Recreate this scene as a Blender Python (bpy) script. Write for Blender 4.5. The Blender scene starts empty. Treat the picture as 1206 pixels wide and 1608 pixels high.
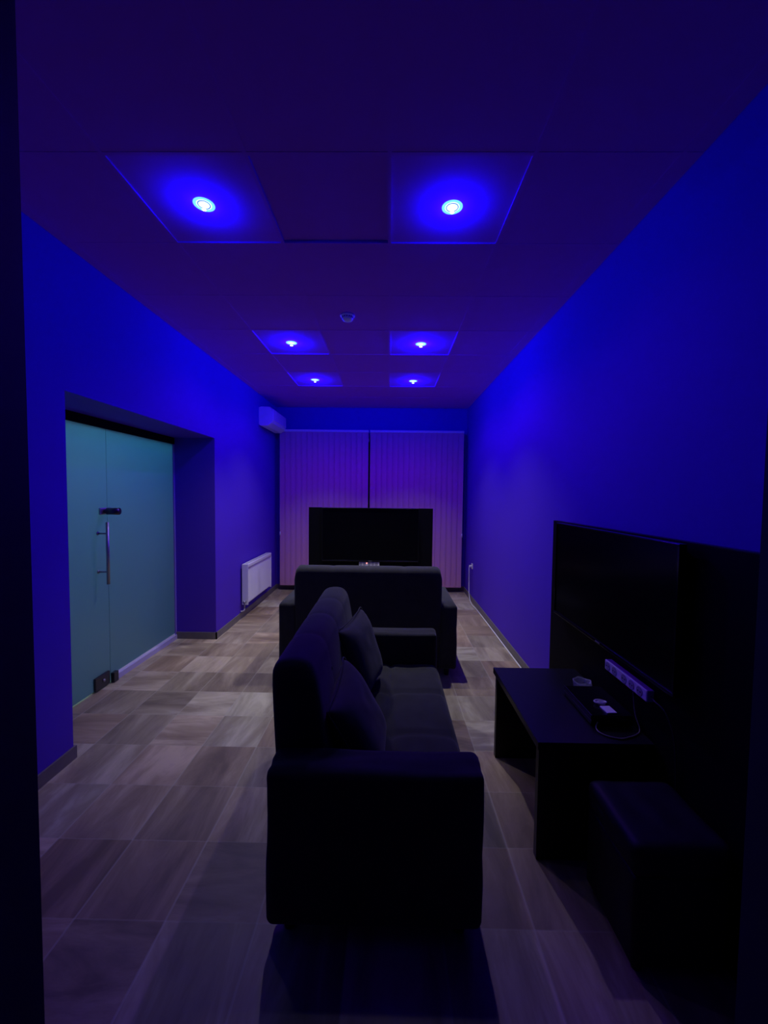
import bpy, bmesh, math, random
from mathutils import Vector, Matrix, noise
random.seed(7)
C = bpy.context.scene.collection
S = bpy.context.scene
PI = math.pi

# ------------------------------------------------------------------ camera
cam_data = bpy.data.cameras.new('camera'); cam = bpy.data.objects.new('camera', cam_data); C.objects.link(cam)
cam_data.sensor_fit = 'VERTICAL'; cam_data.sensor_height = 36.0; cam_data.sensor_width = 27.0
cam_data.lens = 36.0 * 629.857 / 1608.0
cam_data.clip_start = 0.02
PIT, YAW, ROL = 0.0457, 0.0126, 0.0112
right = Vector((math.cos(YAW), math.sin(YAW), 0)); fh = Vector((-math.sin(YAW), math.cos(YAW), 0)); Z = Vector((0, 0, 1))
fwd = fh*math.cos(PIT) - Z*math.sin(PIT); up = fh*math.sin(PIT) + Z*math.cos(PIT)
r2 = right*math.cos(ROL) + up*math.sin(ROL); u2 = up*math.cos(ROL) - right*math.sin(ROL)
M = Matrix((r2, u2, -fwd)).transposed().to_4x4(); M.translation = (0, 0, 1.604)
cam.matrix_world = M
S.camera = cam

# ------------------------------------------------------------------ world, exposure
w = bpy.data.worlds.new('night'); S.world = w; w.use_nodes = True
w.node_tree.nodes['Background'].inputs[0].default_value = (0.002, 0.002, 0.006, 1)
w.node_tree.nodes['Background'].inputs[1].default_value = 0.3
S.view_settings.view_transform = 'Standard'; S.view_settings.look = 'None'
S.view_settings.gamma = 1.0; S.view_settings.use_curve_mapping = False
S.view_settings.exposure = 0.0
try:
    S.cycles.max_bounces = 10; S.cycles.diffuse_bounces = 6
except Exception: pass

# lamp strengths: (x, y, blue wide light, pale downward cone)
BLUE = (0.006, 0.0, 1.0); VIOLET = (0.25, 0.0, 1.0); PALE = (1.0, 0.98, 1.12)
ZC = 3.005; RAISE = 0.004
LAMPS = [(-0.924, 2.02, 3.2, 1.8, 1.8), (0.292, 2.035, 5.5, 15, 2.0), (-0.935, 3.825, 21, 38, 84), (0.280, 3.835, 34, 68, 84),
         (-0.940, 5.05, 20, 40, 70), (0.280, 5.07, 22, 46, 70)]
CORRIDOR_LIGHTS = [((-2.75, 3.5, 2.5), (0.7, 1.8), (0.03, 0.50, 0.80), 27, 'corridor_ceiling_lamp'),
                   ((-3.4, 2.9, 2.4), (0.5, 0.5), (0.72, 0.9, 0.76), 17, 'corridor_white_lamp')]

# ------------------------------------------------------------------ helpers
def link(o): C.objects.link(o); return o
def finish(name, bm, mat, parent=None, smooth=False):
    me = bpy.data.meshes.new(name); bmesh.ops.recalc_face_normals(bm, faces=bm.faces[:]); bm.to_mesh(me); bm.free()
    if smooth:
        for p in me.polygons: p.use_smooth = True
    if mat: me.materials.append(mat)
    o = bpy.data.objects.new(name, me); link(o)
    if parent: o.parent = parent
    return o
def tag(o, label, cat, group=None):
    o['label'] = label; o['category'] = cat
    if group: o['group'] = group
    return o
def thing(name, label, cat, loc=(0, 0, 0), rz=0, group=None):
    o = bpy.data.objects.new(name, None); link(o); o.location = loc; o.rotation_euler = (0, 0, rz)
    o.empty_display_size = 0.1
    return tag(o, label, cat, group)
def struct(o, parent=None):
    if parent: o.parent = parent
    else: o['kind'] = 'structure'
    return o
def box(bm, x0, x1, y0, y1, z0, z1, bev=0.0, seg=2):
    r = bmesh.ops.create_cube(bm, size=1.0)
    vs = r['verts']
    for v in vs:
        v.co = Vector((x0+(v.co.x+.5)*(x1-x0), y0+(v.co.y+.5)*(y1-y0), z0+(v.co.z+.5)*(z1-z0)))
    if bev > 0:
        es = set()
        for v in vs: es.update(v.link_edges)
        bmesh.ops.bevel(bm, geom=list(es), offset=bev, segments=seg, affect='EDGES', profile=0.5)
    return bm
def cyl(bm, p0, p1, r0, r1=None, n=20, caps=True):
    p0 = Vector(p0); p1 = Vector(p1); r1 = r0 if r1 is None else r1
    d = (p1-p0); q = d.to_track_quat('Z', 'Y').to_matrix()
    A = []; B = []
    for i in range(n):
        a = 2*PI*i/n; v = Vector((math.cos(a), math.sin(a), 0))
        A.append(bm.verts.new(p0+q@(v*r0))); B.append(bm.verts.new(p1+q@(v*r1)))
    for i in range(n):
        j = (i+1) % n; bm.faces.new((A[i], A[j], B[j], B[i]))
    if caps: bm.faces.new(A[::-1]); bm.faces.new(B)
    return bm
def tube(bm, pts, r, n=8):
    # smooth tube through control points (Catmull-Rom)
    P = [Vector(p) for p in pts]; Q = []
    for i in range(len(P)-1):
        a = P[max(i-1, 0)]; b = P[i]; c = P[i+1]; d = P[min(i+2, len(P)-1)]
        for k in range(8):
            t = k/8.0
            Q.append(0.5*((2*b)+(c-a)*t+(2*a-5*b+4*c-d)*t*t+(3*b-a-3*c+d)*t**3))
    Q.append(P[-1]); rings = []
    nrm = None
    for i, q in enumerate(Q):
        t = (Q[min(i+1, len(Q)-1)]-Q[max(i-1, 0)]).normalized()
        if nrm is None: nrm = t.orthogonal().normalized()
        nrm = (nrm - t*nrm.dot(t)).normalized(); b = t.cross(nrm)
        rings.append([bm.verts.new(q+(nrm*math.cos(2*PI*k/n)+b*math.sin(2*PI*k/n))*r) for k in range(n)])
    for i in range(len(rings)-1):
        for k in range(n):
            bm.faces.new((rings[i][k], rings[i][(k+1) % n], rings[i+1][(k+1) % n], rings[i+1][k]))
    bm.faces.new(rings[0][::-1]); bm.faces.new(rings[-1])
    return bm
def lathe(bm, prof, cx=0, cy=0, n=32, closed=False):
    rings = []
    for r, z in prof:
        rings.append([bm.verts.new((cx+r*math.cos(2*PI*k/n), cy+r*math.sin(2*PI*k/n), z)) for k in range(n)])
    m = len(rings)
    for i in range(m if closed else m-1):
        a = rings[i]; b = rings[(i+1) % m]
        for k in range(n):
            bm.faces.new((a[k], a[(k+1) % n], b[(k+1) % n], b[k]))
    return bm
def soft_box(bm, x0, x1, y0, y1, z0, z1, r=0.03, N=20, fn=None):
    """rounded box on a subdivided cube; fn(u,v,w,normal)->offset along the normal (u,v,w in 0..1)"""
    cx, cy, cz = (x0+x1)/2, (y0+y1)/2, (z0+z1)/2; hx, hy, hz = (x1-x0)/2, (y1-y0)/2, (z1-z0)/2
    tmp = bmesh.new(); bmesh.ops.create_cube(tmp, size=2.0)
    bmesh.ops.subdivide_edges(tmp, edges=tmp.edges[:], cuts=N, use_grid_fill=True)
    mp = {}
    def remap(t, h):   # put samples in the rounded corners
        a = 1-2.0/(N+1)*2
        rr = min(r, h*0.98)
        if abs(t) <= a: return t/a*(h-rr)
        return math.copysign(h-rr + (abs(t)-a)/(1-a)*rr, t)
    for v in tmp.verts:
        p = Vector((remap(v.co.x, hx), remap(v.co.y, hy), remap(v.co.z, hz)))
        rr = r
        inner = Vector((max(-hx+rr, min(hx-rr, p.x)), max(-hy+rr, min(hy-rr, p.y)), max(-hz+rr, min(hz-rr, p.z))))
        d = p-inner
        n = d.normalized() if d.length > 1e-6 else Vector((0, 0, 1))
        q = inner + n*rr
        if fn: q += n*fn((q.x+hx)/(2*hx), (q.y+hy)/(2*hy), (q.z+hz)/(2*hz), n)
        mp[v.index] = bm.verts.new((q.x+cx, q.y+cy, q.z+cz))
    for f in tmp.faces: bm.faces.new([mp[v.index] for v in f.verts])
    tmp.free(); return bm

# ------------------------------------------------------------------ materials
def mat(name, col, rough=0.5, metal=0.0, spec=0.5, sheen=0.0, noise_amt=0.0, nscale=20.0, bump=0.0, coat=0.0):
    m = bpy.data.materials.new(name); m.use_nodes = True; nt = m.node_tree; b = nt.nodes['Principled BSDF']
    b.inputs['Base Color'].default_value = (*col, 1); b.inputs['Roughness'].default_value = rough
    b.inputs['Metallic'].default_value = metal; b.inputs['Specular IOR Level'].default_value = spec
    b.inputs['Sheen Weight'].default_value = sheen; b.inputs['Coat Weight'].default_value = coat
    tc = nt.nodes.new('ShaderNodeTexCoord'); nz = nt.nodes.new('ShaderNodeTexNoise')
    nz.inputs['Scale'].default_value = nscale; nz.inputs['Detail'].default_value = 4
    nt.links.new(tc.outputs['Object'], nz.inputs['Vector'])
    mx = nt.nodes.new('ShaderNodeMix'); mx.data_type = 'RGBA'
    mx.inputs['A'].default_value = (*[c*(1-noise_amt) for c in col], 1); mx.inputs['B'].default_value = (*[min(1, c*(1+noise_amt)) for c in col], 1)
    nt.links.new(nz.outputs['Fac'], mx.inputs['Factor']); nt.links.new(mx.outputs['Result'], b.inputs['Base Color'])
    if bump > 0:
        bp = nt.nodes.new('ShaderNodeBump'); bp.inputs['Strength'].default_value = bump; bp.inputs['Distance'].default_value = 0.003
        nt.links.new(nz.outputs['Fac'], bp.inputs['Height']); nt.links.new(bp.outputs['Normal'], b.inputs['Normal'])
    return m
def emit(name, col, s):
    m = bpy.data.materials.new(name); m.use_nodes = True; nt = m.node_tree
    for n in list(nt.nodes): nt.nodes.remove(n)
    e = nt.nodes.new('ShaderNodeEmission'); o = nt.nodes.new('ShaderNodeOutputMaterial')
    e.inputs[0].default_value = (*col, 1); e.inputs[1].default_value = s; nt.links.new(e.outputs[0], o.inputs[0]); return m

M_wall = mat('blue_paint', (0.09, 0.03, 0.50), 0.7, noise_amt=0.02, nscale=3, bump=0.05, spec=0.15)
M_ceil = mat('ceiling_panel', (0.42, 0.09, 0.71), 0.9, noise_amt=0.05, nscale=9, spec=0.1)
M_grid = mat('white_grid_metal', (0.75, 0.72, 0.72), 0.35)
M_skirt = mat('grey_tile_skirting', (0.16, 0.14, 0.14), 0.45, noise_amt=0.2, nscale=12)
M_dark = mat('dark_jamb', (0.025, 0.025, 0.035), 0.6, noise_amt=0.1)
M_fab = mat('dark_suede', (0.030, 0.029, 0.032), 0.95, spec=0.15, sheen=0.12, noise_amt=0.3, nscale=14, bump=0.35)
M_pouf = mat('pouf_leatherette', (0.007, 0.007, 0.010), 0.6, spec=0.25, noise_amt=0.2, nscale=20, bump=0.2)
M_fab2 = mat('dark_suede_pillow', (0.040, 0.038, 0.044), 0.95, spec=0.15, sheen=0.15, noise_amt=0.25, nscale=18, bump=0.35)
M_black = mat('black_laminate', (0.008, 0.008, 0.010), 0.36, spec=0.3, noise_amt=0.2, nscale=30)
M_bmatt = mat('black_board', (0.0035, 0.0035, 0.004), 0.6, spec=0.08, noise_amt=0.2, nscale=30)
M_bgl = mat('black_gloss_plastic', (0.006, 0.006, 0.007), 0.18, spec=0.5)
M_scr = mat('tv_screen', (0.002, 0.002, 0.003), 0.22, spec=0.18)
M_white = mat('white_enamel', (0.80, 0.78, 0.78), 0.35, noise_amt=0.02)
M_wplas = mat('white_plastic', (0.78, 0.77, 0.78), 0.4)
M_ac = mat('ac_plastic', (0.80, 0.78, 0.80), 0.4)
M_chrome = mat('brushed_steel', (0.40, 0.40, 0.42), 0.5, metal=1.0)
M_dsteel = mat('dark_steel', (0.08, 0.08, 0.09), 0.35, metal=0.8)
M_cable = mat('dark_cable', (0.20, 0.18, 0.16), 0.45)
M_paper = mat('white_paper', (0.85, 0.85, 0.85), 0.7)
M_slotd = mat('slot_dark', (0.02, 0.02, 0.02), 0.6)
M_legs = mat('black_leg', (0.01, 0.01, 0.01), 0.5)
M_lens = emit('lamp_lens', (0.35, 0.62, 1.0), 3.2)
M_baffle = emit('lamp_baffle_glow', (0.55, 0.75, 1.0), 7.0)
M_ring = emit('lamp_glow_ring', (0.08, 0.30, 1.0), 3.0)
M_refl = mat('reflector', (0.15, 0.2, 0.9), 0.4)
M_led = emit('red_led', (1.0, 0.25, 0.2), 3.0)

def floor_material():
    m = bpy.data.materials.new('stone_floor_tiles'); m.use_nodes = True; nt = m.node_tree; L = nt.links.new
    b = nt.nodes['Principled BSDF']; N = nt.nodes.new
    tc = N('ShaderNodeTexCoord'); mp = N('ShaderNodeMapping'); L(tc.outputs['Object'], mp.inputs['Vector'])
    T = 0.3435
    mp.inputs['Location'].default_value = (0.818/T, -1.76/T+20, 0); mp.inputs['Scale'].default_value = (1/T, 1/T, 1)
    sep = N('ShaderNodeSeparateXYZ'); L(mp.outputs['Vector'], sep.inputs[0])
    def math_(op, a, bb=None, c=None):
        n = N('ShaderNodeMath'); n.operation = op
        for i, v in enumerate((a, bb, c)):
            if v is None: continue
            if isinstance(v, (int, float)): n.inputs[i].default_value = v
            else: L(v, n.inputs[i])
        return n.outputs[0]
    ix = math_('FLOOR', sep.outputs[0]); iy = math_('FLOOR', sep.outputs[1])
    fx = math_('FRACT', sep.outputs[0]); fy = math_('FRACT', sep.outputs[1])
    cmb = N('ShaderNodeCombineXYZ'); L(ix, cmb.inputs[0]); L(iy, cmb.inputs[1])
    wn = N('ShaderNodeTexWhiteNoise'); wn.noise_dimensions = '3D'; L(cmb.outputs[0], wn.inputs['Vector'])
    sc = N('ShaderNodeSeparateColor'); L(wn.outputs['Color'], sc.inputs[0])
    # streaks: rotate by tile, offset by tile
    off = N('ShaderNodeVectorMath'); off.operation = 'SCALE'; L(wn.outputs['Color'], off.inputs[0]); off.inputs['Scale'].default_value = 17.0
    add = N('ShaderNodeVectorMath'); add.operation = 'ADD'; L(tc.outputs['Object'], add.inputs[0]); L(off.outputs[0], add.inputs[1])
    gt = math_('GREATER_THAN', sc.outputs[1], 0.72)
    sA = N('ShaderNodeMapping'); sA.inputs['Scale'].default_value = (6, 1.4, 1); L(add.outputs[0], sA.inputs['Vector'])
    sB = N('ShaderNodeMapping'); sB.inputs['Scale'].default_value = (1.5, 7, 1); L(add.outputs[0], sB.inputs['Vector'])
    mv = N('ShaderNodeMix'); mv.data_type = 'VECTOR'; L(gt, mv.inputs['Factor']); L(sA.outputs[0], mv.inputs['A']); L(sB.outputs[0], mv.inputs['B'])
    nz = N('ShaderNodeTexNoise'); nz.inputs['Scale'].default_value = 1.0; nz.inputs['Detail'].default_value = 6; nz.inputs['Roughness'].default_value = 0.62
    nz.inputs['Distortion'].default_value = 0.5
    L(mv.outputs['Result'], nz.inputs['Vector'])
    big = N('ShaderNodeTexNoise'); big.inputs['Scale'].default_value = 0.9; big.inputs['Detail'].default_value = 2; L(tc.outputs['Object'], big.inputs['Vector'])
    cr = N('ShaderNodeValToRGB'); e = cr.color_ramp.elements
    e[0].position = 0.28; e[0].color = (0.17, 0.135, 0.085, 1); e[1].position = 0.74; e[1].color = (0.58, 0.53, 0.37, 1)
    x = cr.color_ramp.elements.new(0.5); x.color = (0.32, 0.27, 0.175, 1)
    v = math_('ADD', nz.outputs['Fac'], math_('MULTIPLY', math_('SUBTRACT', sc.outputs[0], 0.5), 0.20))
    v = math_('ADD', v, math_('MULTIPLY', math_('SUBTRACT', big.outputs['Fac'], 0.5), 0.25))
    L(v, cr.inputs[0])
    hue = N('ShaderNodeMix'); hue.data_type = 'RGBA'; hue.blend_type = 'MULTIPLY'; L(math_('MULTIPLY', sc.outputs[2], 0.8), hue.inputs['Factor'])
    L(cr.outputs[0], hue.inputs['A']); hue.inputs['B'].default_value = (1.0, 0.80, 0.74, 1)
    g = 0.012
    ex = math_('LESS_THAN', math_('MINIMUM', fx, math_('SUBTRACT', 1.0, fx)), g)
    ey = math_('LESS_THAN', math_('MINIMUM', fy, math_('SUBTRACT', 1.0, fy)), g*0.8)
    gr = math_('MAXIMUM', ex, ey)
    gm = N('ShaderNodeMix'); gm.data_type = 'RGBA'; L(math_('ADD', math_('MULTIPLY', ex, 0.4), math_('MULTIPLY', ey, 0.2)), gm.inputs['Factor']); L(hue.outputs['Result'], gm.inputs['A'])
    gm.inputs['B'].default_value = (0.46, 0.42, 0.32, 1); L(gm.outputs['Result'], b.inputs['Base Color'])
    rr = math_('ADD', 0.38, math_('MULTIPLY', nz.outputs['Fac'], 0.25)); L(rr, b.inputs['Roughness'])
    b.inputs['Specular IOR Level'].default_value = 0.4
    h = math_('SUBTRACT', math_('MULTIPLY', nz.outputs['Fac'], 0.25), gr)
    bp = N('ShaderNodeBump'); bp.inputs['Strength'].default_value = 0.3; bp.inputs['Distance'].default_value = 0.002; L(h, bp.inputs['Height']); L(bp.outputs['Normal'], b.inputs['Normal'])
    return m
M_floor = floor_material()

def frosted_glass():
    m = bpy.data.materials.new('frosted_glass'); m.use_nodes = True; nt = m.node_tree; L = nt.links.new; N = nt.nodes.new
    for n in list(nt.nodes): nt.nodes.remove(n)
    out = N('ShaderNodeOutputMaterial'); tr = N('ShaderNodeBsdfTranslucent'); tr.inputs[0].default_value = (0.50, 0.66, 0.76, 1)
    df = N('ShaderNodeBsdfDiffuse'); df.inputs[0].default_value = (0.18, 0.24, 0.30, 1)
    gl = N('ShaderNodeBsdfGlossy'); gl.inputs[0].default_value = (0.75, 0.9, 0.9, 1); gl.inputs['Roughness'].default_value = 0.32
    m1 = N('ShaderNodeMixShader'); m1.inputs[0].default_value = 0.35; L(tr.outputs[0], m1.inputs[1]); L(df.outputs[0], m1.inputs[2])
    m2 = N('ShaderNodeMixShader'); fr = N('ShaderNodeFresnel'); fr.inputs[0].default_value = 1.5; L(fr.outputs[0], m2.inputs[0])
    L(m1.outputs[0], m2.inputs[1]); L(gl.outputs[0], m2.inputs[2]); L(m2.outputs[0], out.inputs[0]); return m
M_frost = frosted_glass()

def clear_glass(name, col=(0.95, 0.98, 1.0), rough=0.02):
    m = bpy.data.materials.new(name); m.use_nodes = True; b = m.node_tree.nodes['Principled BSDF']
    b.inputs['Base Color'].default_value = (*col, 1); b.inputs['Roughness'].default_value = rough
    b.inputs['Transmission Weight'].default_value = 1.0; b.inputs['IOR'].default_value = 1.5; return m
M_glass = clear_glass('clear_glass', rough=0.12); M_glass.node_tree.nodes['Principled BSDF'].inputs['Transmission Weight'].default_value = 0.72
M_pane = clear_glass('window_glass', (0.8, 0.85, 0.9), 0.0)

def blind_fabric():
    m = bpy.data.materials.new('blind_fabric'); m.use_nodes = True; nt = m.node_tree; L = nt.links.new; N = nt.nodes.new
    b = nt.nodes['Principled BSDF']; b.inputs['Roughness'].default_value = 0.8; b.inputs['Specular IOR Level'].default_value = 0.2
    tc = N('ShaderNodeTexCoord'); mp = N('ShaderNodeMapping'); mp.inputs['Scale'].default_value = (60, 60, 6); L(tc.outputs['Object'], mp.inputs[0])
    nz = N('ShaderNodeTexNoise'); nz.inputs['Scale'].default_value = 3; L(mp.outputs[0], nz.inputs['Vector'])
    mx = N('ShaderNodeMix'); mx.data_type = 'RGBA'; L(nz.outputs['Fac'], mx.inputs['Factor'])
    mx.inputs['A'].default_value = (0.60, 0.28, 0.42, 1); mx.inputs['B'].default_value = (0.63, 0.30, 0.45, 1); L(mx.outputs['Result'], b.inputs['Base Color'])
    return m
M_blind = blind_fabric()

# ------------------------------------------------------------------ the room
XL, XR, YF, YB = -1.87, 1.264, 0.45, 6.64
DY0, DY1, DZ = 2.307, 4.284, 2.175
GX = -2.32
struct(finish('floor', box(bmesh.new(), -4.0, XR+0.2, -0.9, YB+0.2, -0.1, 0.0), M_floor))
# ceiling: lay-in panels on a 600 mm grid; the panels with lamps sit a little higher
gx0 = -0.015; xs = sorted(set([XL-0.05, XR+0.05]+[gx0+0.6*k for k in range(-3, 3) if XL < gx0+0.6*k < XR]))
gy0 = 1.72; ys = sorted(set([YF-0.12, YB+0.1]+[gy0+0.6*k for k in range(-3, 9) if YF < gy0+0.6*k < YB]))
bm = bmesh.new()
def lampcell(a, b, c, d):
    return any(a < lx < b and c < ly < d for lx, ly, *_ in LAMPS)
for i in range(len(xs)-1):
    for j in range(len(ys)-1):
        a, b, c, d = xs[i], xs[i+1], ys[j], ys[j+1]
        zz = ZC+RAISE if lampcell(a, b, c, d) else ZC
        if a < -0.3 < b and c < 2.0 < d: zz = ZC+0.014      # out-of-line panel, raised so that its edges fall into shade
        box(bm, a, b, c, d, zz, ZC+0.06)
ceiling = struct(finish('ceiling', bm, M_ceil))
bm = bmesh.new(); t = 0.009
for x in xs[1:-1]: box(bm, x-t, x+t, YF+0.001, YB-0.001, ZC-0.0015, ZC+0.02)
for y in ys[1:-1]: box(bm, XL+0.001, XR-0.001, y-t, y+t, ZC-0.0014, ZC+0.02)
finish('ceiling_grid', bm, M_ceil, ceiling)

bm = bmesh.new()
box(bm, GX-0.03, XL, YF-0.1, DY0, 0, ZC+0.05); box(bm, GX-0.03, XL, DY1, YB+0.15, 0, ZC+0.05); box(bm, GX-0.03, XL, DY0, DY1, DZ, ZC+0.05)
struct(finish('wall_left', bm, M_wall))
struct(finish('wall_right', box(bmesh.new(), XR, XR+0.15, YF-0.1, YB+0.15, 0, ZC+0.05), M_wall))
WX0, WX1, WZ0, WZ1 = -1.72, 1.12, 0.12, 2.52
bm = bmesh.new()
box(bm, XL, WX0, YB, YB+0.15, 0, ZC+0.05); box(bm, WX1, XR, YB, YB+0.15, 0, ZC+0.05)
box(bm, WX0, WX1, YB, YB+0.15, 0, WZ0); box(bm, WX0, WX1, YB, YB+0.15, WZ1, ZC+0.05)
struct(finish('wall_back', bm, M_wall))
# front wall with the doorway the picture is taken through
bm = bmesh.new()
box(bm, XL, -0.408, YF-0.1, YF, 0, ZC+0.05); box(bm, 0.414, XR, YF-0.1, YF, 0, ZC+0.05); box(bm, -0.408, 0.414, YF-0.1, YF, 2.19, ZC+0.05)
struct(finish('wall_front', bm, M_dark))
# window behind the blinds
win = finish('window_1', box(bmesh.new(), WX0, WX1, YB+0.06, YB+0.066, WZ0, WZ1), M_pane); struct(win)
bm = bmesh.new()
for x in (WX0+0.03, (WX0+WX1)/2, WX1-0.03): box(bm, x-0.03, x+0.03, YB+0.03, YB+0.09, WZ0, WZ1)
for z in (WZ0+0.03, WZ1-0.03): box(bm, WX0, WX1, YB+0.031, YB+0.089, z-0.03, z+0.03)
finish('window_frame', bm, M_white, win)
# skirting
def skirt(name, parts):
    bm = bmesh.new()
    for p in parts: box(bm, *p)
    struct(finish(name, bm, M_skirt))
sk = 0.012; sh = 0.075
skirt('baseboard_left', [(XL-0.0, XL+sk, YF, DY0, 0, sh), (XL-0.0, XL+sk, DY1-sk, YB, 0, sh), (GX+0.02, XL+sk, DY1-sk, DY1, 0, sh), (GX+0.02, XL+sk, DY0, DY0+sk, 0, sh)])
skirt('baseboard_right', [(XR-sk, XR, YF, YB, 0, sh)])
skirt('baseboard_back', [(XL+sk, XR-sk, YB-sk, YB, 0, sh)])
# corridor beyond the frosted glass
struct(finish('wall_corridor', box(bmesh.new(), -3.95, -3.85, 1.6, 5.2, 0, 2.7), mat('corridor_paint', (0.6, 0.62, 0.58), 0.7)))
bm = bmesh.new(); box(bm, -3.9, GX-0.03, 1.5, 1.6, 0, 2.7); box(bm, -3.9, GX-0.03, 5.2, 5.3, 0, 2.7); box(bm, -3.9, GX-0.03, 1.6, 5.2, 2.65, 2.7)
struct(finish('wall_corridor_end', bm, bpy.data.materials['corridor_paint']))
for loc, size, col, en, nm in CORRIDOR_LIGHTS:
    ld = bpy.data.lights.new(nm, 'AREA'); ld.shape = 'RECTANGLE'; ld.size, ld.size_y = size; ld.color = col; ld.energy = en
    lo = bpy.data.objects.new(nm, ld); link(lo); lo.location = loc

# ------------------------------------------------------------------ frosted glass door and side panel
SEAM = 3.262
door = finish('door_1', box(bmesh.new(), GX-0.005, GX+0.005, DY0-0.1+0.101, SEAM-0.002, 0.012, 2.105, 0.001, 1), M_frost); struct(door)
bm = bmesh.new(); cyl(bm, (GX+0.085, 3.147, 0.856), (GX+0.085, 3.147, 1.353), 0.012)
hd = finish('handle', bm, M_chrome, door, True)
for z in (0.955, 1.262):
    bm = bmesh.new(); cyl(bm, (GX+0.004, 3.147, z), (GX+0.085, 3.147, z), 0.007); cyl(bm, (GX+0.004, 3.147, z), (GX+0.010, 3.147, z), 0.014)
    finish('standoff', bm, M_chrome, hd, True)
bm = bmesh.new(); box(bm, GX+0.004, GX+0.022, SEAM-0.10, SEAM+0.035, 1.41, 1.465, 0.006)
lk = finish('lock', bm, M_chrome, door)
bm = bmesh.new(); cyl(bm, (GX+0.02, 3.21, 1.437), (GX+0.045, 3.21, 1.437), 0.017); cyl(bm, (GX+0.045, 3.21, 1.437), (GX+0.14, 3.21, 1.437), 0.028)
finish('lock_knob', bm, M_dsteel, lk, True)
bm = bmesh.new(); box(bm, GX-0.02, GX+0.022, 3.07, 3.235, 0.01, 0.115, 0.005)
fl = finish('floor_lock', bm, M_dsteel, door)
bm = bmesh.new(); cyl(bm, (GX+0.02, 3.16, 0.065), (GX+0.03, 3.16, 0.065), 0.012); finish('lock_cylinder', bm, M_chrome, fl, True)
pan = finish('window_2', box(bmesh.new(), GX-0.005, GX+0.005, SEAM+0.002, DY1, 0.05, 2.105), M_frost); struct(pan)
finish('glass_edge', box(bmesh.new(), GX-0.006, GX+0.009, SEAM+0.004, DY1, 0.046, 0.060), M_wplas, pan)
finish('sill', box(bmesh.new(), GX-0.03, GX+0.03, SEAM+0.03, DY1, 0, 0.046), mat('sill_white', (0.45, 0.40, 0.62), 0.5), pan)
finish('end_channel', box(bmesh.new(), GX-0.02, GX+0.02, DY1-0.018, DY1, 0.046, 2.105), mat('channel_blue', (0.25, 0.18, 0.6), 0.5), pan)
finish('floor_stop', box(bmesh.new(), GX+0.012, GX+0.045, SEAM-0.01, SEAM+0.045, 0.0, 0.085, 0.004), M_dsteel, pan)
struct(finish('trim_1', box(bmesh.new(), GX-0.02, GX+0.02, DY0, DY1, 2.105, DZ), M_bmatt))

# ------------------------------------------------------------------ ceiling lamps and detector
def lamp_light(kind, parent, loc, col, en, **k):
    ld = bpy.data.lights.new('lamp_light', kind); ld.color = col; ld.energy = en
    for a, b in k.items(): setattr(ld, a, b)
    o = bpy.data.objects.new('lamp_light', ld); link(o); o.parent = parent; o.location = loc
    return o
LL = ['glowing blue downlight in ceiling, nearest on the left above the glass door side',
      'glowing blue downlight in ceiling, nearest on the right side',
      'glowing blue downlight in middle row, left of the smoke detector',
      'glowing blue downlight in middle row, right of the smoke detector',
      'small blue downlight, farthest on the left towards the air conditioner',
      'small blue downlight, farthest on the right towards the blinds']
for (lx, ly, eb, ev, ep), lab in zip(LAMPS, LL):
    zb = ZC+RAISE; er = 0.0100 if ly < 3 else 0.014
    t = thing('downlight', lab, 'ceiling light', (lx, ly, zb), 0, 'blue ceiling downlights')
    bm = bmesh.new(); lathe(bm, [(0.036, -0.0005), (0.040, -0.0022), (0.044, -0.0022), (0.051, -0.0004), (0.051, 0.002), (0.036, 0.002)], closed=True)
    finish('trim_ring', bm, M_ring, t, True)
    bm = bmesh.new(); lathe(bm, [(0.037, -0.0006), (0.024, -0.0012), (0.0001, -0.0014)]); finish('lens', bm, M_lens, t, True)
    bm = bmesh.new(); lathe(bm, [(0.026, -0.001), (0.027, -0.0028), (0.030, -0.0028), (0.031, -0.001)], closed=True); finish('reflector_ring', bm, M_refl, t, True)
    bm = bmesh.new(); lathe(bm, [(0.0001, -0.0255), (er-0.002, -0.0255), (er, -0.025), (er, -0.024), (0.0001, -0.024)]); finish('light_baffle', bm, M_baffle, t, True)  # glowing disc added below the blue and violet lights to block them downward
    lamp_light('POINT', t, (0, 0, -0.011), BLUE, eb, shadow_soft_size=0.004)
    lamp_light('SPOT', t, (0, 0, -0.010), VIOLET, ev, shadow_soft_size=0.004, spot_size=math.radians(155), spot_blend=1.0)
    up_ = lamp_light('SPOT', t, (0, 0, -0.030), (0.004, 0.0, 1.0), 6.5, shadow_soft_size=0.004, spot_size=math.radians(178), spot_blend=0.15)
    up_.rotation_euler = (PI, 0, 0)      # light spilling back onto the panel
    lamp_light('SPOT', t, (0, 0, -0.034), PALE, ep, shadow_soft_size=0.02, spot_size=math.radians(100), spot_blend=1.0)

t = thing('smoke_detector', 'round white smoke detector on the ceiling between the middle downlights', 'smoke detector', (-0.345, 3.22, ZC-0.0015))
bm = bmesh.new(); lathe(bm, [(0.0001, 0), (0.055, 0), (0.058, -0.006), (0.055, -0.012), (0.0001, -0.012)]); finish('base', bm, M_wplas, t, True)
bm = bmesh.new(); lathe(bm, [(0.045, -0.012), (0.045, -0.028), (0.038, -0.040), (0.018, -0.046), (0.0001, -0.046)]); finish('cover', bm, M_wplas, t, True)
bm = bmesh.new()
for k in range(16):
    a = k*PI/8; box(bm, -0.003, 0.003, 0.0445, 0.0465, -0.027, -0.017)
    for v in bm.verts[-8:]: v.co = Matrix.Rotation(a, 3, 'Z')@v.co
finish('vent_slots', bm, M_slotd, t)

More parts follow.
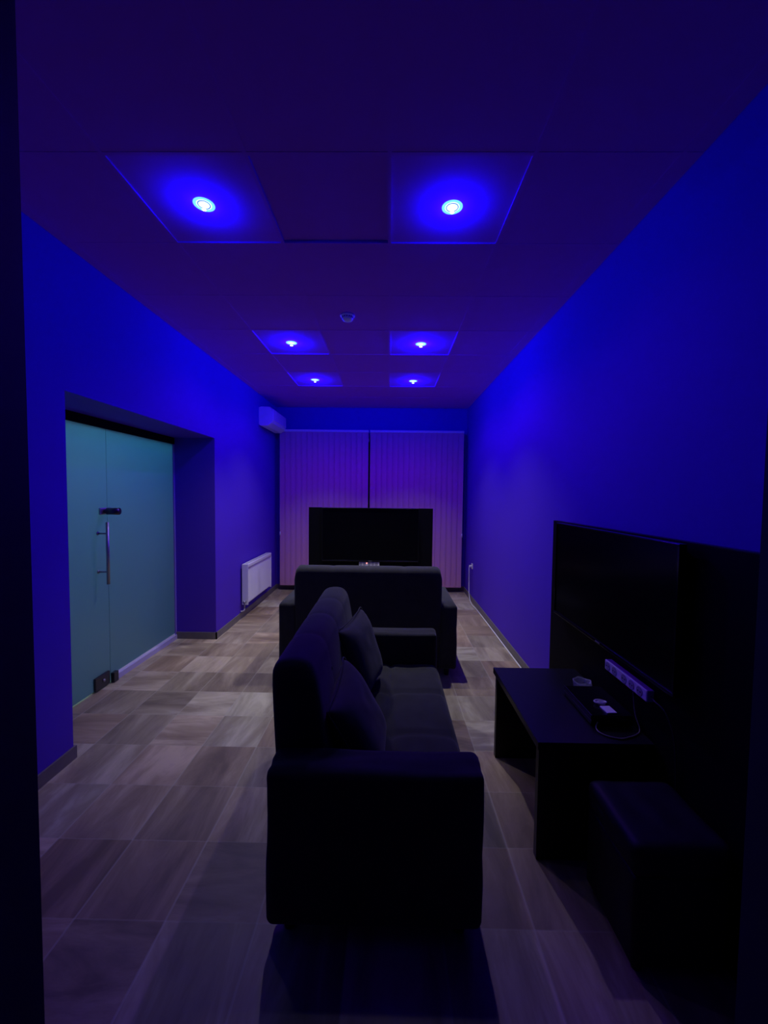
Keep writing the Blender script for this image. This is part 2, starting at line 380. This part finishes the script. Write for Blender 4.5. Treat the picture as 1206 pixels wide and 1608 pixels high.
# ------------------------------------------------------------------ blinds
def blind(name, label, x0, x1, chain_x, dirn):
    t = thing(name, label, 'blind', ((x0+x1)/2, 6.50, 0.09), 0, 'vertical blinds over the back window')
    cx = (x0+x1)/2; H = 2.50
    finish('head_rail', box(bmesh.new(), x0-cx-0.004, x1-cx+0.004, -0.02, 0.02, H-0.005, H+0.03, 0.003), M_wplas, t)
    n = max(2, round((x1-x0)/0.088)); p = (x1-x0)/n; bm = bmesh.new(); wd = 0.098
    for k in range(n):
        c = x0-cx+p*(k+0.5); a = math.radians(random.uniform(9, 11.5))
        prof = []
        for s in range(5):
            u = (s/4-0.5); dx = u*wd*math.cos(a); dy = u*wd*math.sin(a)*dirn + 0.006*(1-4*u*u)*-1
            prof.append((max(x0-cx, min(x1-cx, c+dx)), dy))
        th = 0.0015
        for s in range(4):
            (ax, ay), (bx_, by) = prof[s], prof[s+1]
            if bx_-ax < 1e-4: continue
            vs = [bm.verts.new(v) for v in ((ax, ay, 0), (bx_, by, 0), (bx_, by, H), (ax, ay, H), (ax, ay+th, 0), (bx_, by+th, 0), (bx_, by+th, H), (ax, ay+th, H))]
            for f in ((0, 1, 2, 3), (7, 6, 5, 4), (0, 4, 5, 1), (3, 2, 6, 7), (0, 3, 7, 4), (1, 5, 6, 2)): bm.faces.new([vs[i] for i in f])
        box(bm, c-0.042, c+0.042, -0.007, 0.009, -0.004, 0.022, 0.001, 1)
    finish('slats', bm, M_blind, t)
    bm = bmesh.new(); tube(bm, [(chain_x-cx, -0.025, H), (chain_x-cx, -0.03, 1.6), (chain_x-cx, -0.03, 0.86)], 0.0025, 6)
    ch = finish('control_chain', bm, M_wplas, t, True)
    finish('chain_weight', cyl(bmesh.new(), (chain_x-cx, -0.03, 0.82), (chain_x-cx, -0.03, 0.88), 0.012, 0.010, 12), M_wplas, ch, True)
    return t
blind('vertical_blind', 'left set of long pale vertical blinds over the back window', -1.775, -0.345, -1.765, 1)
blind('vertical_blind', 'right set of long pale vertical blinds over the back window', -0.315, 1.185, 1.18, -1)

# ------------------------------------------------------------------ air conditioner
t = thing('air_conditioner', 'white split air conditioner high on left wall near the back blinds', 'air conditioner', (XL+0.001, 5.742, 2.55))
bm = bmesh.new(); prof = [(0, 0.02), (0, 0.265), (0.03, 0.275), (0.15, 0.268), (0.185, 0.245), (0.20, 0.19), (0.20, 0.08), (0.185, 0.045), (0.12, 0.0), (0.03, 0.0)]
ends = []
for yy in (0.0, 0.012, 0.708, 0.72):
    s = 0.975 if yy in (0.0, 0.72) else 1.0
    ends.append([bm.verts.new((x*s, yy, 0.137+(z-0.137)*s)) for x, z in prof])
for a, b in zip(ends[:-1], ends[1:]):
    for k in range(len(prof)): bm.faces.new((a[k], a[(k+1) % len(prof)], b[(k+1) % len(prof)], b[k]))
bm.faces.new(ends[0][::-1]); bm.faces.new(ends[-1]); finish('housing', bm, M_ac, t)
finish('front_panel', box(bmesh.new(), 0.198, 0.208, 0.012, 0.708, 0.082, 0.238, 0.004), M_ac, t)
bm = bmesh.new(); box(bm, 0.05, 0.175, 0.03, 0.69, -0.004, 0.004); 
lv = finish('louvre', bm, M_ac, t); lv.rotation_euler = (0, math.radians(-24), 0); lv.location = (0.02, 0, -0.012)
bm = bmesh.new()
for k in range(9): box(bm, 0.03+k*0.014, 0.036+k*0.014, 0.03, 0.69, 0.266, 0.279)
finish('intake_grille', bm, M_ac, t)
finish('display', box(bmesh.new(), 0.207, 0.2095, 0.56, 0.62, 0.10, 0.125), M_wplas, t)

# ------------------------------------------------------------------ radiator
t = thing('radiator', 'white panel radiator with side covers low on the left wall', 'radiator', (XL+0.001, 5.0, 0.175))
bm = bmesh.new(); n = 30; L_ = 1.0; H_ = 0.52
for xf in (0.088,):
    cols = []
    for k in range(n*4+1):
        y = 0.012+(L_-0.024)*k/(n*4); ph = (k % 4); dx = (0.0, 0.0, -0.004, -0.004)[ph]
        cols.append((xf+dx, y))
    A = [bm.verts.new((x, y, 0.03)) for x, y in cols]; B = [bm.verts.new((x, y, H_-0.05)) for x, y in cols]
    A2 = [bm.verts.new((xf-0.01, y, 0.012)) for x, y in cols]; B2 = [bm.verts.new((xf-0.008, y, H_-0.035)) for x, y in cols]
    for k in range(len(cols)-1):
        bm.faces.new((A[k], A[k+1], B[k+1], B[k])); bm.faces.new((A2[k], A2[k+1], A[k+1], A[k])); bm.faces.new((B[k], B[k+1], B2[k+1], B2[k]))
finish('front_panel', bm, M_white, t)
finish('rear_panel', box(bmesh.new(), 0.03, 0.042, 0.012, L_-0.012, 0.01, H_-0.03, 0.004), M_white, t)
bm = bmesh.new()
for k in range(24): y = 0.03+k*(L_-0.06)/23; box(bm, 0.042, 0.076, y-0.002, y+0.002, 0.04, H_-0.05)
finish('fins', bm, M_white, t)
bm = bmesh.new(); box(bm, 0.024, 0.098, 0.002, L_-0.002, H_-0.006, H_, 0.002); box(bm, 0.092, 0.1, 0.002, L_-0.002, H_-0.04, H_-0.004, 0.002)
tg = finish('top_grille', bm, M_white, t)
bm = bmesh.new()
for k in range(40): y = 0.04+k*(L_-0.08)/39; box(bm, 0.035, 0.085, y-0.004, y+0.004, H_-0.001, H_+0.0008)
finish('grille_slots', bm, mat('slot_grey', (0.3, 0.28, 0.3), 0.6), tg)
for y in (0.0, L_-0.008): finish('side_cover', box(bmesh.new(), 0.02, 0.1, y, y+0.008, 0.0, H_-0.004, 0.003), M_white, t)
for y in (0.14, L_-0.14): finish('bracket', box(bmesh.new(), 0.0, 0.032, y-0.015, y+0.015, 0.06, H_-0.06), M_white, t)
bm = bmesh.new(); cyl(bm, (0.06, -0.045, 0.045), (0.06, 0.0, 0.045), 0.016); cyl(bm, (0.06, -0.022, 0.045), (0.06, -0.022, -0.035), 0.009)
vl = finish('valve', bm, M_chrome, t, True)
bm = bmesh.new(); tube(bm, [(0.06, -0.022, -0.035), (0.055, -0.022, -0.06), (0.03, -0.022, -0.075), (0.012, -0.022, -0.075)], 0.008); finish('pipe', bm, M_white, vl, True)

# ------------------------------------------------------------------ sofas
def loft_back(L, prof, seams, bulge, n=72, rnd=0.05):
    """backrest: closed (y,z) profile swept along x with padded channels between seams"""
    bm = bmesh.new(); cy = sum(p[0] for p in prof)/len(prof); cz = sum(p[1] for p in prof)/len(prof)
    rings = []; 
    xs_ = [-L/2+L*k/n for k in range(n+1)]
    for x in xs_:
        e = min(x+L/2, L/2-x); s = 1.0
        if e < rnd: s = 1-(1-math.sqrt(max(0, 1-(1-e/rnd)**2)))*0.22
        d = min([abs(x-q) for q in seams]+[9]); k = 1-math.exp(-(d/0.022)**1.2)
        ring = []
        for (y, z) in prof:
            v = Vector((y-cy, z-cz)); nn = v.normalized()
            front = max(0, min(1, 0.55+nn.x*1.2+nn.y*0.4)); hz = 1.0 if z > 0.5 else 0.6
            off = bulge*(k-1)*front*hz + 0.006*math.sin(z*40)*0.3*front
            ring.append(bm.verts.new((x, cy+v.x*s+nn.x*off, cz+v.y*s+nn.y*off)))
        rings.append(ring)
    m = len(prof)
    for a, b in zip(rings[:-1], rings[1:]):
        for k in range(m): bm.faces.new((a[k], a[(k+1) % m], b[(k+1) % m], b[k]))
    bm.faces.new(rings[0][::-1]); bm.faces.new(rings[-1]); return bm
def smooth_profile(P, it=2):
    for _ in range(it):
        Q = []
        for i in range(len(P)):
            a = P[i]; b = P[(i+1) % len(P)]
            Q.append((a[0]*.75+b[0]*.25, a[1]*.75+b[1]*.25)); Q.append((a[0]*.25+b[0]*.75, a[1]*.25+b[1]*.75))
        P = Q
    return P
def sofa(name, label, L, loc, rz):
    t = thing(name, label, 'sofa', loc, rz, None)
    aw = 0.155; D = 0.765; ah = 0.635; zb = 0.07; iL = L-2*aw
    def armfn(u, v, w_, n):
        return 0.004*math.sin(u*9+v*5)*math.sin(w_*7) + (0.004*noise.noise(Vector((u*4, v*4, w_*4))))
    for s in (-1, 1):
        x0, x1 = (-L/2, -L/2+aw) if s < 0 else (L/2-aw, L/2)
        finish('arm', soft_box(bmesh.new(), x0, x1, 0.0, D, zb, ah, 0.028, 18, armfn), M_fab, t, True)
    finish('base', soft_box(bmesh.new(), -iL/2-0.005, iL/2+0.005, 0.03, D-0.03, zb, 0.27, 0.015, 10), M_fab, t, True)
    def tuft(u, v, w_, n):
        if n.z < 0.3: return 0.0
        du = min((u*3) % 1, 1-(u*3) % 1)*iL/3; dv = min((v*2) % 1, 1-(v*2) % 1)*0.32
        seam = max(math.exp(-(du/0.018)**2), math.exp(-(dv/0.018)**2)); dim = math.exp(-(du*du+dv*dv)/0.045**2)
        return 0.004 - 0.012*seam - 0.012*dim + 0.008*noise.noise(Vector((u*8, v*5, 3)))
    finish('seat', soft_box(bmesh.new(), -iL/2, iL/2, 0.12, D+0.002, 0.26, 0.435, 0.035, 60, tuft), M_fab, t, True)
    prof = smooth_profile([(0.015, zb+0.01), (0.0, 0.40), (-0.025, 0.86), (-0.022, 0.955), (0.09, 0.970), (0.145, 0.93), (0.165, 0.82), (0.205, 0.60), (0.225, 0.43), (0.20, 0.30), (0.15, zb+0.01)])
    finish('backrest', loft_back(iL+0.03, prof, [-iL/2+iL*q for q in (0.25, 0.5, 0.75)], 0.006, n=96), M_fab, t, True)
    for fx in (0.25, 0.5, 0.75):
        for (yy, zz) in ((0.176, 0.80), (0.214, 0.60)):
            bm = bmesh.new()
            u = -iL/2+iL*fx; s0 = bmesh.ops.create_uvsphere(bm, u_segments=10, v_segments=6, radius=0.011)
            for v in s0['verts']: v.co = Vector((u+v.co.x, yy-0.012+v.co.y*0.6, zz+v.co.z))
            finish('button', bm, M_fab2, t, True)
    for x in (-L/2+0.08, L/2-0.08):
        for y in (0.07, D-0.07):
            finish('leg', cyl(bmesh.new(), (x, y, 0.0), (x, y, zb+0.01), 0.02, 0.026, 16), M_legs, t, True)
    return t
# near sofa faces the wall-mounted screen on the right (long side along the room)
sofa('sofa', 'dark tufted two-seat sofa in the foreground, side on, with two throw pillows', 1.555, (-0.42, 2.115, 0), -PI/2)
sofa('sofa', 'dark sofa with its back to the near sofa, facing the far television', 1.565, (-0.175, 3.45, 0), 0)

def pillow(name, label, loc, rot, s=0.44, th=0.15):
    bm = bmesh.new(); n = 26; G = []
    for side in (1, -1):
        g = []
        for i in range(n+1):
            r = []
            for j in range(n+1):
                u = i/n*2-1; v = j/n*2-1
                k = 1-0.06*(1-u*u)*abs(v)**3; k2 = 1-0.06*(1-v*v)*abs(u)**3
                x = u*s/2*(k2 - 0.05*(1-abs(v)**2)*(abs(u) > .0)); y = v*s/2*(k - 0.05*(1-abs(u)**2))
                z = side*th/2*((1-u**4)*(1-v**4))**0.55 + 0.006*noise.noise(Vector((u*2.5, v*2.5, side)))*(1-u*u)*(1-v*v)
                r.append((x, y, z))
            g.append(r)
        G.append(g)
    V = [[[None]*(n+1) for _ in range(n+1)] for _ in range(2)]
    for a in range(2):
        for i in range(n+1):
            for j in range(n+1):
                if a == 1 and (i in (0, n) or j in (0, n)): V[1][i][j] = V[0][i][j]
                else: V[a][i][j] = bm.verts.new(G[a][i][j])
    for a in range(2):
        for i in range(n):
            for j in range(n):
                bm.faces.new((V[a][i][j], V[a][i+1][j], V[a][i+1][j+1], V[a][i][j+1]))
    o = finish(name, bm, M_fab2, None, True); o.location = loc; o.rotation_euler = rot
    pts = []
    e = s/2*0.985
    for a, b in ((-1, -1), (1, -1), (1, 1), (-1, 1)):
        pts.append((a, b))
    bm = bmesh.new(); loop = []
    for k in range(4):
        (a, b), (c, d) = pts[k], pts[(k+1) % 4]
        for q in range(6):
            u = a+(c-a)*q/6; v = b+(d-b)*q/6
            kx = 1-0.05*(1-abs(v)**2); ky = 1-0.05*(1-abs(u)**2)
            loop.append((u*s/2*kx, v*s/2*ky, 0))
    loop.append(loop[0]); tube(bm, loop, 0.004, 6); finish('piping', bm, M_fab2, o, True)
    return tag(o, label, 'pillow', 'throw pillows on the near sofa')
# local z = face normal; leaning against the backrest, corner up
pillow('throw_pillow', 'dark throw pillow leaning on near sofa back, towards its far arm', (-0.158, 2.31, 0.665), (math.radians(6), math.radians(72), math.radians(-8)), 0.43, 0.15)
pillow('throw_pillow', 'dark throw pillow leaning on near sofa back, towards the camera', (-0.125, 1.74, 0.59), (math.radians(14), math.radians(62), math.radians(10)), 0.42, 0.15)

# ------------------------------------------------------------------ televisions on black boards
def tv(name, label, W, H, loc, rz, grp='televisions on black boards'):
    # local: screen faces -y, width along x, origin bottom centre
    t = thing(name, label, 'television', loc, rz, grp)
    finish('rear_housing', box(bmesh.new(), -W/2+0.03, W/2-0.03, 0.02, 0.05, 0.03, H-0.03, 0.006), M_bgl, t)
    bm = bmesh.new(); b = 0.009
    box(bm, -W/2, W/2, -0.006, 0.024, H-b, H, 0.002); box(bm, -W/2, W/2, -0.006, 0.024, 0, 0.016, 0.002)
    box(bm, -W/2, -W/2+b, -0.006, 0.024, 0.016, H-b); box(bm, W/2-b, W/2, -0.006, 0.024, 0.016, H-b)
    fr = finish('bezel', bm, M_bgl, t)
    finish('logo_plate', box(bmesh.new(), -0.022, 0.022, -0.0075, -0.0055, 0.005, 0.011), M_chrome, fr)
    finish('screen', box(bmesh.new(), -W/2+b, W/2-b, 0.0, 0.02, 0.016, H-b), M_scr, t)
    return t
def board(name, label, W, H, loc, rz, grp='black screen boards'):
    t = thing(name, label, 'board', loc, rz, grp)
    finish('panel', box(bmesh.new(), -W/2, W/2, 0, 0.03, 0, H, 0.002, 1), M_bmatt, t)
    finish('top_edge', box(bmesh.new(), -W/2, W/2, -0.0005, 0.0305, H, H+0.004), M_black, t)
    return t
def power_strip(name, label, W, loc, rz, led=True, grp='power strips under the televisions'):
    t = thing(name, label, 'power strip', loc, rz, grp)
    finish('housing', box(bmesh.new(), -W/2, W/2, -0.035, 0, -0.026, 0.026, 0.005), M_wplas, t)
    n = 5; ps = W/(n+0.7)
    for k in range(n):
        x = -W/2+ps*(k+0.5) + (0.35*ps if k >= 2 else 0)
        bm = bmesh.new(); cyl(bm, (x, -0.0353, 0), (x, -0.037, 0), 0.0205, 0.0205, 20)
        so = finish('socket', bm, mat('socket_grey', (0.30, 0.29, 0.31), 0.5) if k == 0 and led is None else M_sock, t)
        bm = bmesh.new()
        for q in (-0.0085, 0.0085): cyl(bm, (x+q, -0.0370, 0), (x+q, -0.0378, 0), 0.0035, 0.0035, 8)
        finish('contact_hole', bm, M_slotd, so)
    if led: finish('indicator_light', box(bmesh.new(), -W/2+ps*2.05, -W/2+ps*2.3, -0.038, -0.0355, 0.004, 0.018), M_led, t)
    return t
M_sock = mat('socket_insert', (0.36, 0.35, 0.38), 0.5)
# right side: width runs along the room, screen faces -x  (rz = -90deg: local -y -> -x)
RZ = -PI/2
board('screen_board', 'tall black board against the right wall holding a television', 1.72, 1.425, (1.165, 1.99, 0), RZ)
tv('television', 'black flat television on the board along the right wall', 1.13, 0.60, (1.114, 2.10, 0.825), RZ)
power_strip('power_strip', 'white multi-socket power strip below the television on the right wall', 0.34, (1.164, 1.89, 0.735), RZ, led=False)
bm = bmesh.new(); tube(bm, [(1.147, 1.722, 0.735), (1.14, 1.68, 0.733), (1.148, 1.62, 0.71), (1.152, 1.57, 0.6), (1.155, 1.555, 0.3), (1.155, 1.55, 0.01)], 0.003)
tag(finish('power_cable', bm, mat('black_cable', (0.02, 0.02, 0.02), 0.5), None, True), 'thin dark cable hanging from the power strip on the right board', 'cable')
# far end
board('screen_board', 'wide black board in front of the back blinds holding a television', 1.645, 1.41, (-0.242, 5.30, 0), 0)
tv('television', 'black flat television in front of the back window blinds', 1.27, 0.705, (-0.242, 5.249, 0.707), 0)
power_strip('power_strip', 'small power strip with a red indicator below the far television', 0.27, (-0.255, 5.299, 0.672), 0)

# ------------------------------------------------------------------ table, pouf and what lies on the table
TH = 0.54
t = thing('low_table', 'black low table with slab legs under the right television', 'table', (0, 0, 0))
finish('table_top', box(bmesh.new(), 0.655, 1.155, 1.69, 2.44, TH-0.035, TH, 0.002, 1), M_black, t)
for y in (1.705, 2.385): finish('leg', box(bmesh.new(), 0.665, 1.12, y, y+0.035, 0, TH-0.035, 0.002, 1), M_black, t)
finish('rear_panel', box(bmesh.new(), 1.085, 1.105, 1.741, 2.384, 0.2, TH-0.036), M_black, t)

def pf(u, v, w_, n): return 0.004*noise.noise(Vector((u*5, v*5, w_*5)))
t = thing('pouf', 'dark square upholstered pouf in front of the black table', 'pouf', (0, 0, 0))
finish('cushion', soft_box(bmesh.new(), 0.82, 1.15, 1.27, 1.60, 0.34, 0.455, 0.03, 16, pf), M_pouf, t, True)
finish('body', soft_box(bmesh.new(), 0.826, 1.144, 1.276, 1.594, 0.03, 0.345, 0.015, 10), M_pouf, t, True)
for x in (0.86, 1.11):
    for y in (1.31, 1.56): finish('leg', cyl(bmesh.new(), (x, y, 0), (x, y, 0.04), 0.016, 0.018, 12), M_legs, t, True)

t = thing('game_console', 'flat black game console lying on the low table', 'game console', (1.045, 1.965, TH))
bm = bmesh.new(); box(bm, -0.10, 0.095, -0.145, 0.145, 0.006, 0.026, 0.004); finish('lower_shell', bm, M_black, t)
bm = bmesh.new(); box(bm, -0.10, 0.095, -0.145, 0.145, 0.029, 0.052, 0.004); finish('upper_shell', bm, M_bgl, t)
finish('seam_band', box(bmesh.new(), -0.096, 0.091, -0.141, 0.141, 0.0255, 0.0295), M_dsteel, t)
for x in (-0.07, 0.07):
    for y in (-0.11, 0.11): finish('foot', cyl(bmesh.new(), (x, y, 0), (x, y, 0.008), 0.012, 0.012, 12), M_legs, t)
# white card and crumpled wrapper on the console
bm = bmesh.new(); box(bm, -0.024, 0.024, -0.031, 0.031, 0, 0.006, 0.001, 1)
o = finish('paper_card', bm, M_paper); o.location = (1.047, 1.865, TH+0.0525); o.rotation_euler = (0, 0, 0.05)
tag(o, 'white rectangular paper card lying on the black console', 'card')
bm = bmesh.new()
for k in range(3):
    ph = k*2.1; tube(bm, [(0.022*math.cos(a*PI/6+ph)*(1+0.15*k), 0.016*math.sin(a*PI/6+ph), 0.004+0.0035*k+0.0015*math.sin(a)) for a in range(13)], 0.0028, 6)
tube(bm, [(-0.02, -0.004, 0.007), (0, 0.004, 0.010), (0.02, -0.002, 0.007)], 0.0035, 6)
o = finish('coiled_cord', bm, M_paper, None, True); o.location = (1.04, 1.925, TH+0.0530)
tag(o, 'small coiled white cord beside the white card on console', 'cord')
# ashtray
t = finish('glass_ashtray', lathe(bmesh.new(), [(0.0001, 0), (0.040, 0), (0.045, 0.004), (0.049, 0.034), (0.046, 0.038), (0.041, 0.034), (0.037, 0.010), (0.0001, 0.008)], n=24), M_glass, None, False)
for v in t.data.vertices:
    a = math.atan2(v.co.y, v.co.x); r = math.hypot(v.co.x, v.co.y)
    if r > 0.04: v.co.x *= 1+0.05*math.cos(a*8); v.co.y *= 1+0.05*math.cos(a*8)
    if v.co.z > 0.03: v.co.z += 0.003*math.cos(a*4)
t.location = (1.085, 2.20, TH); tag(t, 'clear cut glass ashtray on table behind the console', 'ashtray')
bm = bmesh.new(); zt = TH+0.004
tube(bm, [(0.972, 1.814, zt+0.02), (0.957, 1.797, zt+0.004), (0.957, 1.765, zt), (0.985, 1.735, zt), (1.03, 1.722, zt), (1.072, 1.735, zt), (1.11, 1.752, zt), (1.147, 1.785, zt+0.004), (1.152, 1.83, 0.60), (1.152, 1.85, 0.69)], 0.0032)
tag(finish('console_cable', bm, M_cable, None, True), 'thin cable curling in front of the console on the table', 'cable')

# ------------------------------------------------------------------ wall socket and white cable on the right wall
t = thing('wall_socket', 'small white wall socket low on right wall near the blinds', 'socket', (XR, 6.0, 0.53))
finish('plate', box(bmesh.new(), -0.012, 0, -0.04, 0.04, -0.04, 0.04, 0.003), M_wplas, t)
finish('plug', cyl(bmesh.new(), (-0.012, 0, 0), (-0.05, 0, 0), 0.021, 0.016, 16), M_wplas, t, True)
bm = bmesh.new(); tube(bm, [(XR-0.048, 6.0, 0.53), (XR-0.052, 5.995, 0.50), (XR-0.05, 5.99, 0.3), (XR-0.055, 5.93, 0.10), (XR-0.045, 5.80, 0.012), (XR-0.03, 5.5, 0.007), (XR-0.026, 4.6, 0.007), (XR-0.028, 3.4, 0.007), (XR-0.026, 2.9, 0.007)], 0.006)
tag(finish('white_cable', bm, M_wplas, None, True), 'white cable hanging from right wall socket to the floor', 'cable')
